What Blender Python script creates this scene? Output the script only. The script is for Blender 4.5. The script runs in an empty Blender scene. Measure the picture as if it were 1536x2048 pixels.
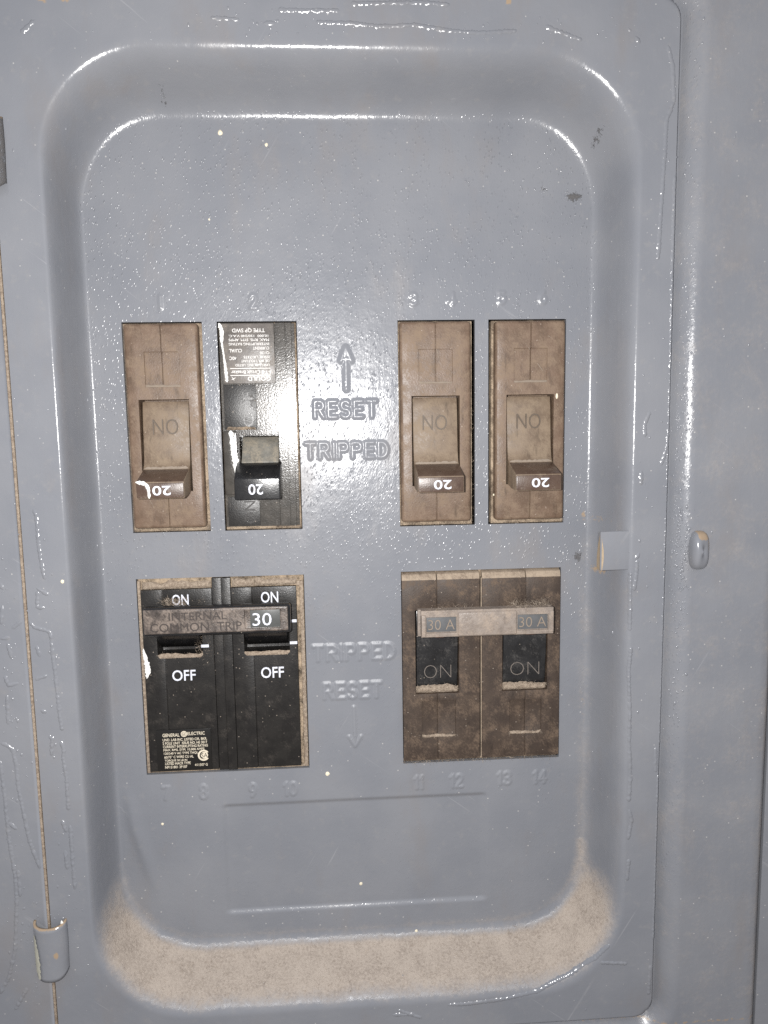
import bpy, bmesh, math, random
import numpy as np
from mathutils import Matrix, Vector
random.seed(7); rng = np.random.default_rng(11)
S = 0.001                                   # everything below is written in millimetres
scene = bpy.context.scene
COL = scene.collection

# ------------------------------------------------------------------ camera, light, exposure
cd = bpy.data.cameras.new('camera'); cam = bpy.data.objects.new('camera', cd); COL.objects.link(cam)
cd.sensor_fit = 'VERTICAL'; cd.sensor_height = 36.0; cd.lens = 1500 / 2048 * 36
cd.clip_start = 0.01; cd.clip_end = 20
right = Vector((0.99786156, -0.06340755, -0.01586818))
down = Vector((-0.02334138, -0.11891707, -0.99262979))
fwd = Vector((0.06105322, 0.9908775, -0.12014279))
m = Matrix.Identity(4)
for i in range(3):
    m[i][0] = right[i]; m[i][1] = -down[i]; m[i][2] = -fwd[i]
m.translation = Vector((0, -233.2 * S, 0)); cam.matrix_world = m
scene.camera = cam

world = bpy.data.worlds.new('World'); scene.world = world; world.use_nodes = True
wn = world.node_tree; bg = wn.nodes['Background']
tc = wn.nodes.new('ShaderNodeTexCoord'); sp = wn.nodes.new('ShaderNodeSeparateXYZ'); cr = wn.nodes.new('ShaderNodeValToRGB')
wn.links.new(tc.outputs['Generated'], sp.inputs[0])
mr = wn.nodes.new('ShaderNodeMapRange'); mr.inputs[1].default_value = -1; mr.inputs[2].default_value = 1
wn.links.new(sp.outputs[2], mr.inputs[0]); wn.links.new(mr.outputs[0], cr.inputs[0])
cr.color_ramp.elements[0].position = 0.30; cr.color_ramp.elements[0].color = (0.34, 0.315, 0.30, 1)
cr.color_ramp.elements[1].position = 0.62; cr.color_ramp.elements[1].color = (0.62, 0.635, 0.69, 1)
wn.links.new(cr.outputs[0], bg.inputs[0]); bg.inputs[1].default_value = 0.84

fl = bpy.data.lights.new('phone_flash', 'POINT'); fl.energy = 3.2; fl.shadow_soft_size = 0.0035; fl.color = (1.0, 0.985, 0.965)
flo = bpy.data.objects.new('phone_flash', fl); COL.objects.link(flo); flo.location = (-13 * S, -231 * S, 3 * S)

scene.view_settings.view_transform = 'Standard'; scene.view_settings.look = 'None'
scene.cycles.use_denoising = False; scene.cycles.max_bounces = 4; scene.cycles.diffuse_bounces = 2; scene.cycles.glossy_bounces = 2
scene.view_settings.exposure = 0.0; scene.view_settings.gamma = 1.0; scene.view_settings.use_curve_mapping = False

# ------------------------------------------------------------------ node helpers and materials
class NT:
    def __init__(s, name):
        s.m = bpy.data.materials.new(name); s.m.use_nodes = True; s.t = s.m.node_tree
        s.b = s.t.nodes['Principled BSDF']; g = s.n('ShaderNodeNewGeometry')
        s.pos = s.n('ShaderNodeVectorMath', operation='SCALE'); s.l(g.outputs['Position'], s.pos.inputs[0]); s.pos.inputs['Scale'].default_value = 1000
        s.geo = g
    def n(s, k, **kw):
        x = s.t.nodes.new(k)
        for a, b in kw.items(): setattr(x, a, b)
        return x
    def l(s, a, b): s.t.links.new(a, b)
    def vec(s, scale=(1, 1, 1), roty=0.0, off=(0, 0, 0)):
        mp = s.n('ShaderNodeMapping'); s.l(s.pos.outputs[0], mp.inputs[0])
        rt = s.n('ShaderNodeVectorRotate', rotation_type='Y_AXIS'); rt.inputs['Angle'].default_value = roty
        s.l(s.pos.outputs[0], rt.inputs[0]); s.l(rt.outputs[0], mp.inputs[0])
        mp.inputs['Scale'].default_value = scale; mp.inputs['Location'].default_value = off
        return mp.outputs[0]
    def noise(s, scale, detail=3, rough=0.55, vec=None, dist=0.0):
        x = s.n('ShaderNodeTexNoise'); x.inputs['Scale'].default_value = scale; x.inputs['Detail'].default_value = detail
        x.inputs['Roughness'].default_value = rough; x.inputs['Distortion'].default_value = dist
        s.l(vec if vec is not None else s.pos.outputs[0], x.inputs['Vector']); return x.outputs['Fac']
    def voro(s, scale, vec=None):
        x = s.n('ShaderNodeTexVoronoi'); x.inputs['Scale'].default_value = scale
        s.l(vec if vec is not None else s.pos.outputs[0], x.inputs['Vector']); return x
    def ramp(s, fac, a, b, lo=0.0, hi=1.0):
        x = s.n('ShaderNodeMapRange'); x.interpolation_type = 'SMOOTHSTEP'
        x.inputs[1].default_value = a; x.inputs[2].default_value = b; x.inputs[3].default_value = lo; x.inputs[4].default_value = hi
        s.l(fac, x.inputs[0]); return x.outputs[0]
    def math(s, op, a, b=None, c=None):
        x = s.n('ShaderNodeMath', operation=op)
        for i, v in enumerate((a, b, c)):
            if v is None: continue
            if isinstance(v, (int, float)): x.inputs[i].default_value = v
            else: s.l(v, x.inputs[i])
        return x.outputs[0]
    def mix(s, fac, a, b):
        x = s.n('ShaderNodeMix', data_type='RGBA'); x.clamp_factor = True
        if isinstance(fac, (int, float)): x.inputs[0].default_value = fac
        else: s.l(fac, x.inputs[0])
        for i, v in ((6, a), (7, b)):
            if isinstance(v, tuple): x.inputs[i].default_value = (*v, 1)
            else: s.l(v, x.inputs[i])
        return x.outputs[2]
    def mixf(s, fac, a, b):
        x = s.n('ShaderNodeMix', data_type='FLOAT'); x.clamp_factor = True
        s.l(fac, x.inputs[0])
        for i, v in ((2, a), (3, b)):
            if isinstance(v, (int, float)): x.inputs[i].default_value = v
            else: s.l(v, x.inputs[i])
        return x.outputs[0]
    def attr(s, name):
        x = s.n('ShaderNodeAttribute'); x.attribute_name = name; return x.outputs['Fac']
    def bump(s, h, dist, prev=None, strength=1.0):
        x = s.n('ShaderNodeBump'); x.inputs['Strength'].default_value = strength; x.inputs['Distance'].default_value = dist * S
        s.l(h, x.inputs['Height'])
        if prev is not None: s.l(prev, x.inputs['Normal'])
        return x.outputs[0]
    def out(s, col=None, rough=None, normal=None, spec=None, coat=None):
        if col is not None:
            if isinstance(col, tuple): s.b.inputs['Base Color'].default_value = (*col, 1)
            else: s.l(col, s.b.inputs['Base Color'])
        if rough is not None:
            if isinstance(rough, (int, float)): s.b.inputs['Roughness'].default_value = rough
            else: s.l(rough, s.b.inputs['Roughness'])
        if spec is not None:
            if isinstance(spec, (int, float)): s.b.inputs['Specular IOR Level'].default_value = spec
            else: s.l(spec, s.b.inputs['Specular IOR Level'])
        if normal is not None: s.l(normal, s.b.inputs['Normal'])
        return s.m

TAN = (0.40, 0.315, 0.235)
def dust_color(t, a=(0.25, 0.195, 0.15), b=(0.41, 0.335, 0.26)):
    n = t.noise(1.3, 5, 0.65); return t.mix(t.ramp(n, 0.35, 0.65), a, b)

def paint_material():
    t = NT('grey_paint')
    big = t.noise(0.035, 3); mid = t.noise(0.35, 4, 0.6)
    col = t.mix(t.ramp(big, 0.3, 0.7), (0.188, 0.196, 0.217), (0.216, 0.222, 0.240))
    col = t.mix(t.ramp(mid, 0.55, 0.8, 0, 0.35), col, (0.265, 0.258, 0.255))
    grime = t.ramp(t.noise(0.055, 5, 0.62, t.vec((1, 1, 0.45), 0, (40, 0, 13))), 0.52, 0.74)
    col = t.mix(t.math('MULTIPLY', grime, 0.30), col, (0.205, 0.178, 0.160))
    scr = t.ramp(t.noise(0.9, 2, 0.5, t.vec((1, 1, 0.03), math.radians(52)), 0.6), 0.70, 0.76)
    scr2 = t.ramp(t.noise(0.8, 2, 0.5, t.vec((1, 1, 0.025), math.radians(-31), (7, 0, 3)), 0.6), 0.71, 0.76)
    scr = t.math('MULTIPLY', t.math('MAXIMUM', scr, scr2), t.ramp(t.noise(0.06, 2), 0.45, 0.65))
    col = t.mix(t.math('MULTIPLY', scr, 0.28), col, (0.36, 0.36, 0.37))
    st = t.vec((1.0, 1.0, 0.36), math.radians(-24))
    gm = t.attr('grit'); grit = t.voro(1.9, st); rnd = t.n('ShaderNodeSeparateColor'); t.l(grit.outputs['Color'], rnd.inputs[0])
    pick = t.ramp(rnd.outputs[0], 0.40, 0.9)
    zone = t.ramp(t.noise(0.05, 3), 0.32, 0.60, 0.35, 1.0)
    blob = t.math('MULTIPLY', t.math('MULTIPLY', t.math('MULTIPLY', t.ramp(grit.outputs['Distance'], 0.45, 0.0), pick), zone), gm)
    # pale dust grains sitting in the paint
    g2 = t.voro(0.62); r2 = t.n('ShaderNodeSeparateColor'); t.l(g2.outputs['Color'], r2.inputs[0])
    speck = t.math('MULTIPLY', t.ramp(g2.outputs['Distance'], 0.18, 0.08), t.ramp(r2.outputs[1], 0.955, 0.995))
    col = t.mix(t.math('MULTIPLY', speck, 0.6), col, (0.55, 0.53, 0.50))
    dn = t.noise(0.8, 6, 0.7)
    clump = t.noise(0.11, 4, 0.6); d = t.attr('dust'); dm = t.ramp(t.math('ADD', t.math('ADD', d, t.math('MULTIPLY', t.math('SUBTRACT', dn, 0.5), 0.5)), t.math('MULTIPLY', t.math('SUBTRACT', clump, 0.5), 0.6)), 0.10, 0.95, 0.0, 0.96)
    dm = t.math('MULTIPLY', dm, t.ramp(d, 0.0, 0.12))
    fib = t.ramp(t.noise(1.5, 4, 0.7, t.vec((1.0, 1, 0.40), 0.12), 0.8), 0.48, 0.68)
    dc = t.mix(t.math('MULTIPLY', fib, 0.42), t.mix(t.ramp(t.noise(0.16, 4, 0.6), 0.3, 0.7), dust_color(t, (0.325, 0.274, 0.231), (0.45, 0.388, 0.33)), (0.455, 0.392, 0.333)), (0.20, 0.16, 0.13))
    col = t.mix(dm, col, dc)
    c = t.attr('chip'); cm = t.ramp(t.math('ADD', c, t.math('MULTIPLY', t.math('SUBTRACT', t.noise(1.1, 5, 0.7), 0.5), 1.6)), 0.45, 0.75)
    col = t.mix(cm, col, (0.135, 0.130, 0.130))
    rs = t.attr('rust'); rm = t.ramp(t.math('ADD', rs, t.math('MULTIPLY', t.math('SUBTRACT', dn, 0.5), 1.4)), 0.45, 0.8)
    col = t.mix(rm, col, (0.33, 0.245, 0.165))
    peel = t.noise(0.55, 2, 0.5); fine = t.noise(2.4, 2, 0.6, st)
    nb = t.bump(t.noise(0.20, 2, 0.5), 0.10)
    nb = t.bump(t.noise(0.75, 3, 0.6, t.vec((1, 1, 0.07), 0.03)), 0.035, nb)
    nb = t.bump(peel, 0.045, nb)
    nb = t.bump(t.math('MULTIPLY', fine, t.math('MULTIPLY_ADD', gm, 0.8, 0.2)), 0.04, nb)
    nb = t.bump(blob, 0.145, nb)
    nb = t.bump(t.math('MULTIPLY', t.noise(3.0, 5, 0.7), t.math('MAXIMUM', dm, cm)), 0.35, nb)
    rg = t.math('ADD', t.ramp(t.noise(0.12, 3), 0.3, 0.7, 0.15, 0.19), t.math('MULTIPLY', gm, 0.06))
    rg = t.math('ADD', t.math('ADD', rg, t.math('MULTIPLY', grime, 0.16)), t.math('MULTIPLY', t.attr('soft'), 0.22))
    rough = t.mixf(t.math('MAXIMUM', dm, cm), rg, 0.9)
    return t.out(col, rough, nb, t.mixf(t.math('MAXIMUM', dm, cm), 0.5, 0.15))

def plastic(name, base, base2, dust, amount, rough, bumpd=0.05, spec=0.5, scale=0.25):
    t = NT(name)
    col = t.mix(t.ramp(t.noise(scale, 4, 0.6), 0.35, 0.65), base, base2)
    dn = t.math('ADD', t.math('MULTIPLY', t.noise(0.22, 5, 0.65), 0.6), t.math('MULTIPLY', t.noise(2.6, 4, 0.7, t.vec((1, 1, 0.5), 0.6)), 0.4))
    dm = t.ramp(dn, 0.62 - amount * 0.5, 0.82 - amount * 0.4)
    col = t.mix(dm, col, dust)
    sp2 = t.voro(0.9); r2 = t.n('ShaderNodeSeparateColor'); t.l(sp2.outputs['Color'], r2.inputs[0])
    speck = t.math('MULTIPLY', t.ramp(sp2.outputs['Distance'], 0.22, 0.08), t.ramp(r2.outputs[0], 0.86, 0.92))
    col = t.mix(t.math('MULTIPLY', speck, 0.55), col, (0.45, 0.38, 0.31))
    gr = t.noise(3.2, 3, 0.7, t.vec((1, 1, 0.35), math.radians(-35)))
    col = t.mix(t.ramp(gr, 0.55, 0.8, 0, 0.30), col, dust)
    col = t.mix(t.ramp(t.noise(0.28, 4, 0.65, t.vec((1.6, 1, 0.5), 0, (3, 9, 5))), 0.54, 0.78, 0, 0.62), col, tuple(x * 0.42 for x in base))
    nb = t.bump(t.noise(2.2, 3, 0.6), bumpd)
    return t.out(col, t.mixf(dm, rough, min(0.9, rough + 0.25)), nb, t.mixf(dm, spec, spec * 0.5))

def plain(name, col, rough, spec=0.5, bumpd=0.02):
    t = NT(name)
    n = t.noise(0.7, 4, 0.6)
    c = t.mix(t.ramp(n, 0.3, 0.7), tuple(x * 0.86 for x in col), col)
    return t.out(c, rough, t.bump(t.noise(2.5, 3), bumpd), spec)

M = {}
M['paint'] = paint_material()
M['brown'] = plastic('brown_bakelite', (0.118, 0.076, 0.050), (0.158, 0.104, 0.071), (0.215, 0.155, 0.108), 0.40, 0.40, 0.06)
M['brown_handle'] = plastic('brown_handle_plastic', (0.140, 0.098, 0.066), (0.195, 0.142, 0.097), (0.245, 0.187, 0.132), 0.42, 0.45, 0.04)
M['nub'] = plastic('dark_brown_nub', (0.070, 0.042, 0.030), (0.095, 0.062, 0.045), (0.18, 0.14, 0.11), 0.22, 0.34, 0.04)
M['black'] = plastic('black_bakelite', (0.011, 0.010, 0.0095), (0.018, 0.0165, 0.015), (0.055, 0.047, 0.04), 0.22, 0.36, 0.05)
M['black_gloss'] = plastic('glossy_black_handle', (0.010, 0.010, 0.011), (0.016, 0.016, 0.017), (0.05, 0.045, 0.04), 0.16, 0.20, 0.02)
M['black_satin'] = plastic('satin_black_plastic', (0.045, 0.041, 0.036), (0.070, 0.063, 0.055), (0.13, 0.11, 0.09), 0.16, 0.18, 0.03, 0.36)
M['black_rocker'] = plastic('black_rocker_plastic', (0.014, 0.014, 0.015), (0.022, 0.022, 0.023), (0.085, 0.08, 0.075), 0.26, 0.25, 0.03)
M['barrel'] = plastic('grey_dusty_barrel', (0.13, 0.125, 0.11), (0.20, 0.19, 0.165), (0.30, 0.26, 0.20), 0.45, 0.5, 0.03)
M['dark_brown'] = plastic('dusty_dark_brown', (0.045, 0.032, 0.025), (0.062, 0.044, 0.033), (0.150, 0.107, 0.076), 0.33, 0.50, 0.06, 0.35, 0.15)
M['chamfer'] = plastic('dusty_chamfer', (0.16, 0.12, 0.09), (0.22, 0.17, 0.13), (0.36, 0.29, 0.22), 0.60, 0.7, 0.08, 0.2, 0.5)
M['flange'] = plastic('dusty_flange', (0.10, 0.075, 0.055), (0.17, 0.13, 0.095), (0.42, 0.33, 0.24), 0.50, 0.8, 0.2, 0.2, 0.4)
M['flange_dark'] = plastic('dark_dusty_flange', (0.05, 0.04, 0.03), (0.09, 0.07, 0.05), (0.40, 0.31, 0.22), 0.52, 0.8, 0.2, 0.2, 0.4)
M['tie_black'] = plastic('worn_bronze_black_bar', (0.040, 0.033, 0.029), (0.085, 0.069, 0.061), (0.235, 0.19, 0.158), 0.44, 0.30, 0.10, 0.7, 0.7)
M['tie_metal'] = plastic('dusty_tie_metal', (0.20, 0.165, 0.14), (0.26, 0.22, 0.19), (0.33, 0.265, 0.21), 0.36, 0.34, 0.10, 0.6, 0.5)
M['white_ink'] = plastic('white_ink', (0.66, 0.68, 0.76), (0.76, 0.78, 0.85), (0.42, 0.38, 0.34), 0.24, 0.5, 0.03)
M['cream_ink'] = plain('cream_ink', (0.72, 0.64, 0.50), 0.5)
M['label_ink'] = plain('label_ink', (0.70, 0.68, 0.65), 0.45)
M['white_paint'] = plain('white_paint', (0.85, 0.84, 0.80), 0.3, 0.5, 0.05)
M['cream'] = plain('cream_fleck', (0.80, 0.72, 0.55), 0.6)
M['sticker'] = plastic('grey_brown_sticker', (0.085, 0.075, 0.066), (0.12, 0.105, 0.095), (0.20, 0.175, 0.15), 0.35, 0.35, 0.03, 0.5)
M['plate_black'] = plain('black_nameplate', (0.012, 0.011, 0.010), 0.28)
M['dark'] = plain('dark_inside', (0.012, 0.010, 0.009), 0.8, 0.1)
M['rubbed'] = plain('rubbed_orange_metal', (0.40, 0.31, 0.21), 0.7)
M['greenish'] = plain('old_pale_paint', (0.42, 0.41, 0.34), 0.55)
M['copper'] = plain('red_brown_pin', (0.16, 0.085, 0.06), 0.5)
M['window_grey'] = plain('grey_window_insert', (0.085, 0.088, 0.085), 0.35)
M['window_slate'] = plain('slate_window_insert', (0.105, 0.108, 0.112), 0.5, 0.4)
M['relief_tan'] = plain('dusty_relief_edge', (0.25, 0.20, 0.155), 0.7)
M['relief_brown'] = plain('dark_brown_relief', (0.105, 0.078, 0.055), 0.55)
M['relief_grey'] = plain('grey_relief_edge', (0.175, 0.15, 0.13), 0.6)
M['relief_dark'] = plain('dark_relief', (0.045, 0.035, 0.031), 0.5)
M['relief_black'] = plain('black_relief', (0.035, 0.032, 0.03), 0.25)
t = NT('dust'); M['dust'] = t.out(dust_color(t), 0.95, t.bump(t.noise(1.6, 5, 0.7), 0.5), 0.05)
t = NT('dust_fibre'); M['fibre'] = t.out(t.mix(t.ramp(t.noise(0.9, 3), 0.4, 0.6), (0.24, 0.19, 0.145), (0.55, 0.46, 0.37)), 0.9, None, 0.1)

# ------------------------------------------------------------------ object helpers
ROOT = {}
def tag(o, label=None, cat=None, kind=None, group=None):
    if label: o['label'] = label
    if cat: o['category'] = cat
    if kind: o['kind'] = kind
    if group: o['group'] = group
    return o
def thing(name, loc, label, cat, group=None):
    o = bpy.data.objects.new(name, None); o.empty_display_size = 0.01; COL.objects.link(o)
    o.location = Vector(loc) * S; ROOT[o.name] = Vector(loc); return tag(o, label, cat, None, group)
def place(name, mesh, mat, parent=None):
    base = ROOT.get(parent.name, Vector((0, 0, 0))) if parent else Vector((0, 0, 0))
    mesh.transform(Matrix.Scale(S, 4) @ Matrix.Translation(-base))
    o = bpy.data.objects.new(name, mesh); COL.objects.link(o)
    if parent: o.parent = parent
    ROOT[o.name] = base
    mesh.materials.clear(); mesh.materials.append(M[mat] if isinstance(mat, str) else mat)
    return o
def from_bm(name, bm, mat, parent=None, smooth=True):
    bmesh.ops.recalc_face_normals(bm, faces=bm.faces)
    me = bpy.data.meshes.new(name); bm.to_mesh(me); bm.free()
    if smooth:
        me.shade_smooth()
        try: me.set_sharp_from_angle(angle=math.radians(35))
        except Exception: pass
    return place(name, me, mat, parent)
def from_np(name, v, f, mat, parent=None, attrs=None, smooth=True):
    me = bpy.data.meshes.new(name); me.from_pydata([tuple(p) for p in v], [], [tuple(q) for q in f]); me.update()
    if smooth: me.shade_smooth()
    for k, a in (attrs or {}).items():
        at = me.attributes.new(k, 'FLOAT', 'POINT'); at.data.foreach_set('value', np.asarray(a, dtype=np.float32))
    return place(name, me, mat, parent)
def bevel(bm, w, seg=2, ang=0.5):
    es = [e for e in bm.edges if len(e.link_faces) == 2 and e.calc_face_angle(0) > ang]
    if es: bmesh.ops.bevel(bm, geom=es, offset=w, segments=seg, profile=0.6, affect='EDGES', clamp_overlap=True)
def box(name, x0, x1, y0, y1, z0, z1, mat, parent=None, bev=0.25, seg=2):
    bm = bmesh.new(); bmesh.ops.create_cube(bm, size=1)
    for v in bm.verts:
        v.co = Vector((x0 + (v.co.x + .5) * (x1 - x0), y0 + (v.co.y + .5) * (y1 - y0), z0 + (v.co.z + .5) * (z1 - z0)))
    if bev: bevel(bm, bev, seg)
    return from_bm(name, bm, mat, parent)
def step_mesh(name, x0, x1, z0, z1, y, yback, rects, mat, parent, bev=0.3, seg=2, big=0.0):
    """A moulded front: a plate whose rectangles (xa,xb,za,zb,y) stand at other depths, with real walls between."""
    xs = sorted({x0, x1, *[round(v, 4) for r in rects for v in r[:2]]}); zs = sorted({z0, z1, *[round(v, 4) for r in rects for v in r[2:4]]})
    nx, nz = len(xs) - 1, len(zs) - 1
    H = [[y] * nz for _ in range(nx)]
    for xa, xb, za, zb, yy in rects:
        for i in range(nx):
            for j in range(nz):
                if xa - 1e-6 <= xs[i] and xs[i + 1] <= xb + 1e-6 and za - 1e-6 <= zs[j] and zs[j + 1] <= zb + 1e-6: H[i][j] = yy
    h = lambda i, j: H[i][j] if 0 <= i < nx and 0 <= j < nz else yback
    bm = bmesh.new(); V = {}
    def vt(i, j, yy):
        k = (i, j, round(yy, 4))
        if k not in V: V[k] = bm.verts.new((xs[i], yy, zs[j]))
        return V[k]
    def col(i, j): return sorted({round(h(a, b), 4) for a in (i - 1, i) for b in (j - 1, j)})
    for i in range(nx):
        for j in range(nz):
            yy = H[i][j]; bm.faces.new([vt(i, j, yy), vt(i + 1, j, yy), vt(i + 1, j + 1, yy), vt(i, j + 1, yy)])
    def wall(p, q, a, b):
        a, b = round(a, 4), round(b, 4)
        if a == b: return
        lo, hi = min(a, b), max(a, b)
        L = [vt(*p, k) for k in col(*p) if lo <= k <= hi] + [vt(*q, k) for k in reversed(col(*q)) if lo <= k <= hi]
        try: bm.faces.new(L)
        except ValueError: pass
    for i in range(nx + 1):
        for j in range(nz): wall((i, j), (i, j + 1), h(i - 1, j), h(i, j))
    for j in range(nz + 1):
        for i in range(nx): wall((i, j), (i + 1, j), h(i, j - 1), h(i, j))
    bmesh.ops.recalc_face_normals(bm, faces=bm.faces)
    if big:
        es = [e for e in bm.edges if len(e.link_faces) == 2 and e.calc_face_angle(0) > .5 and
              all(abs(v.co.x - x0) < 1e-3 or abs(v.co.x - x1) < 1e-3 or abs(v.co.z - z0) < 1e-3 or abs(v.co.z - z1) < 1e-3 for v in e.verts)]
        bmesh.ops.bevel(bm, geom=es, offset=big, segments=3, profile=0.5, affect='EDGES', clamp_overlap=True)
    if bev: bevel(bm, bev, seg, 0.9)
    return from_bm(name, bm, mat, parent)
def extrude(name, prof, x0, x1, mat, parent, bev=0.3, seg=2):
    """profile of (y, z) points swept along x"""
    bm = bmesh.new(); a = [bm.verts.new((x0, y, z)) for y, z in prof]; b = [bm.verts.new((x1, y, z)) for y, z in prof]
    n = len(prof); bm.faces.new(a); bm.faces.new(b[::-1])
    for i in range(n): bm.faces.new([a[i], b[i], b[(i + 1) % n], a[(i + 1) % n]])
    bmesh.ops.recalc_face_normals(bm, faces=bm.faces)
    if bev: bevel(bm, bev, seg, 0.6)
    return from_bm(name, bm, mat, parent)
def text(name, s, x0, x1, z0, z1, y, mat, parent, rot=0, depth=0.12, fat=0.0, shear=0.0, keep=False):
    """raised or printed lettering fitted to a rectangle on the front; rot in degrees turns it on the face"""
    cu = bpy.data.curves.new(name, 'FONT'); cu.body = s; cu.extrude = 0.02; cu.offset = fat; cu.resolution_u = 3; cu.shear = shear
    o = bpy.data.objects.new(name, cu); COL.objects.link(o)
    dg = bpy.context.evaluated_depsgraph_get(); me = bpy.data.meshes.new_from_object(o.evaluated_get(dg))
    bpy.data.objects.remove(o); bpy.data.curves.remove(cu)
    v = np.empty(len(me.vertices) * 3); me.vertices.foreach_get('co', v); v = v.reshape(-1, 3)
    a = math.radians(rot); R2 = np.array([[math.cos(a), -math.sin(a)], [math.sin(a), math.cos(a)]])
    p = v[:, :2] @ R2.T; mn, mx = p.min(0), p.max(0); ext = np.maximum(mx - mn, 1e-6)
    p = (p - mn) / ext
    w = np.empty_like(v); w[:, 0] = x0 + p[:, 0] * (x1 - x0); w[:, 2] = z0 + p[:, 1] * (z1 - z0)
    w[:, 1] = np.where(v[:, 2] > 0, y - depth, y + 0.05)
    me.vertices.foreach_set('co', w.ravel()); me.update(); me.name = name
    return place(name, me, mat, parent)
def fuzz(name, pts, n, length, mat, parent, r=0.03, up=(0, -1, 0.2)):
    """loose dust fibres: thin bent three-sided threads"""
    V, F = [], []
    pts = np.asarray(pts, float)
    for _ in range(n):
        k = rng.integers(len(pts)); p = pts[k] + rng.normal(0, 0.25, 3) * (1, 0.3, 1)
        d = rng.normal(0, 1, 3) + np.array(up) * 0.8; d /= np.linalg.norm(d)
        bend = rng.normal(0, 1, 3); L = length * rng.uniform(0.5, 1.5); b0 = len(V)
        for i in range(5):
            u = i / 4; c = p + d * L * u + bend * L * 0.25 * u * u
            e1 = np.cross(d, (0.3, 0.2, 0.9)); e1 /= np.linalg.norm(e1); e2 = np.cross(d, e1)
            for q in range(3):
                a = q * 2.094; V.append(c + (e1 * math.cos(a) + e2 * math.sin(a)) * r * (1 - 0.5 * u))
        for i in range(4):
            for q in range(3):
                a = b0 + i * 3 + q; b = b0 + i * 3 + (q + 1) % 3; F.append((a, b, b + 3, a + 3))
    o = from_np(name, V, F, mat, parent); o['kind'] = 'stuff'; return o
def dust_bank(name, x0, x1, z0, z1, y, h, parent, step=0.4, mat='dust'):
    """a soft uneven ridge of settled dust"""
    nx = max(3, int((x1 - x0) / step) + 1); nz = max(4, int((z1 - z0) / step) + 1)
    X = np.linspace(x0, x1, nx); Z = np.linspace(z0, z1, nz); V, F = [], []
    top = np.convolve(rng.normal(0, 1, nx + 6), np.ones(7) / 7, 'valid') * 0.35 * (z1 - z0)
    ex = np.minimum(np.arange(nx), np.arange(nx)[::-1]) / 2.0; ex = np.clip(ex, 0, 1)
    for i in range(nx):
        for j in range(nz):
            u = j / (nz - 1); hh = h * math.sin(math.pi * min(1, 0.08 + 0.92 * u)) ** 0.7 * ex[i] * rng.uniform(0.75, 1.2)
            V.append((X[i], y - hh + 0.04, Z[j] + u * top[i]))
    for i in range(nx - 1):
        for j in range(nz - 1):
            a = i * nz + j; F.append((a, a + nz, a + nz + 1, a + 1))
    return from_np(name, V, F, mat, parent)

# ------------------------------------------------------------------ the pressed cover sheet
D = 16.0                                                   # depth of the pan
def rr(x, z, x0, x1, z0, z1, r):
    cx, cz = (x0 + x1) / 2, (z0 + z1) / 2
    qx = np.abs(x - cx) - (x1 - x0) / 2 + r; qz = np.abs(z - cz) - (z1 - z0) / 2 + r
    return np.hypot(np.maximum(qx, 0), np.maximum(qz, 0)) + np.minimum(np.maximum(qx, qz), 0) - r
def S_ease(t, a, b):
    """0..1 with a rounded foot of width a and a rounded shoulder of width b"""
    t = np.clip(t, 0, 1); k = 1 / (1 - a / 2 - b / 2)
    return np.where(t < a, k * t * t / (2 * a), np.where(t < 1 - b, k * (t - a / 2), 1 - k * (1 - t) ** 2 / (2 * b)))
def sm(t): t = np.clip(t, 0, 1); return t * t * (3 - 2 * t)
def wave(x, z):
    return 0.10 * np.sin(x / 17.0 + 1.3) * np.sin(z / 23.0 + 0.4) + 0.05 * np.sin(x / 7.3 + z / 11.0) + 0.035 * np.sin(x / 4.1 - z / 6.7 + 2)
def seg_d(x, z, p):
    d = np.full(np.shape(x), 1e9)
    for (ax, az), (bx, bz) in zip(p[:-1], p[1:]):
        ux, uz = bx - ax, bz - az; L2 = ux * ux + uz * uz + 1e-12
        t = np.clip(((x - ax) * ux + (z - az) * uz) / L2, 0, 1)
        d = np.minimum(d, np.hypot(x - ax - t * ux, z - az - t * uz))
    return d
def cover_parts(x, z):
    dA = np.maximum(rr(x, z, -72.5, 79.0, -168.5, 87.5, 26), 0)
    dB = np.maximum(-rr(x, z, -78.2, 88.2, -184.5, 102.5, 30), 0)
    return dA / (dA + dB + 1e-9)
def cover_y(x, z):
    t = cover_parts(x, z)
    y = -D * S_ease(t, 0.46, 0.40)
    ins = 1 - sm(t * 6)
    y = y + wave(x, z) * (0.35 + 0.3 * ins)
    r = rr(x, z, -39.2, 46.4, -160.4, -123.2, 1.0)          # shallow pressed rectangle
    y = y + 0.75 * (1 - sm((r + 0.9) / 1.8))
    c = seg_d(x, z, [(-69.5, -112), (-68, -128), (-64.2, -143), (-61.0, -157)])   # old crease
    y = y - 0.8 * np.exp(-(c / 2.0) ** 2) * (z < -110) * sm((-112 - z) / 14) * sm((z + 160) / 22)
    e = rr(x, z, -140, 98.9, -194.6, 116.5, 7)              # rolled edge at the seam with the frame
    y = y + 2.6 * sm((e + 1.0) / 1.2)
    return y
OPEN = [(-63.3, -39.5, -33.0, 30.5), (-35.1, -11.3, -33.0, 30.5), (19.4, 43.2, -33.0, 30.5), (47.4, 71.7, -33.0, 30.5),
        (-63.2, -11.2, -111.4, -47.5), (19.3, 71.1, -111.4, -47.5)]
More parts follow.
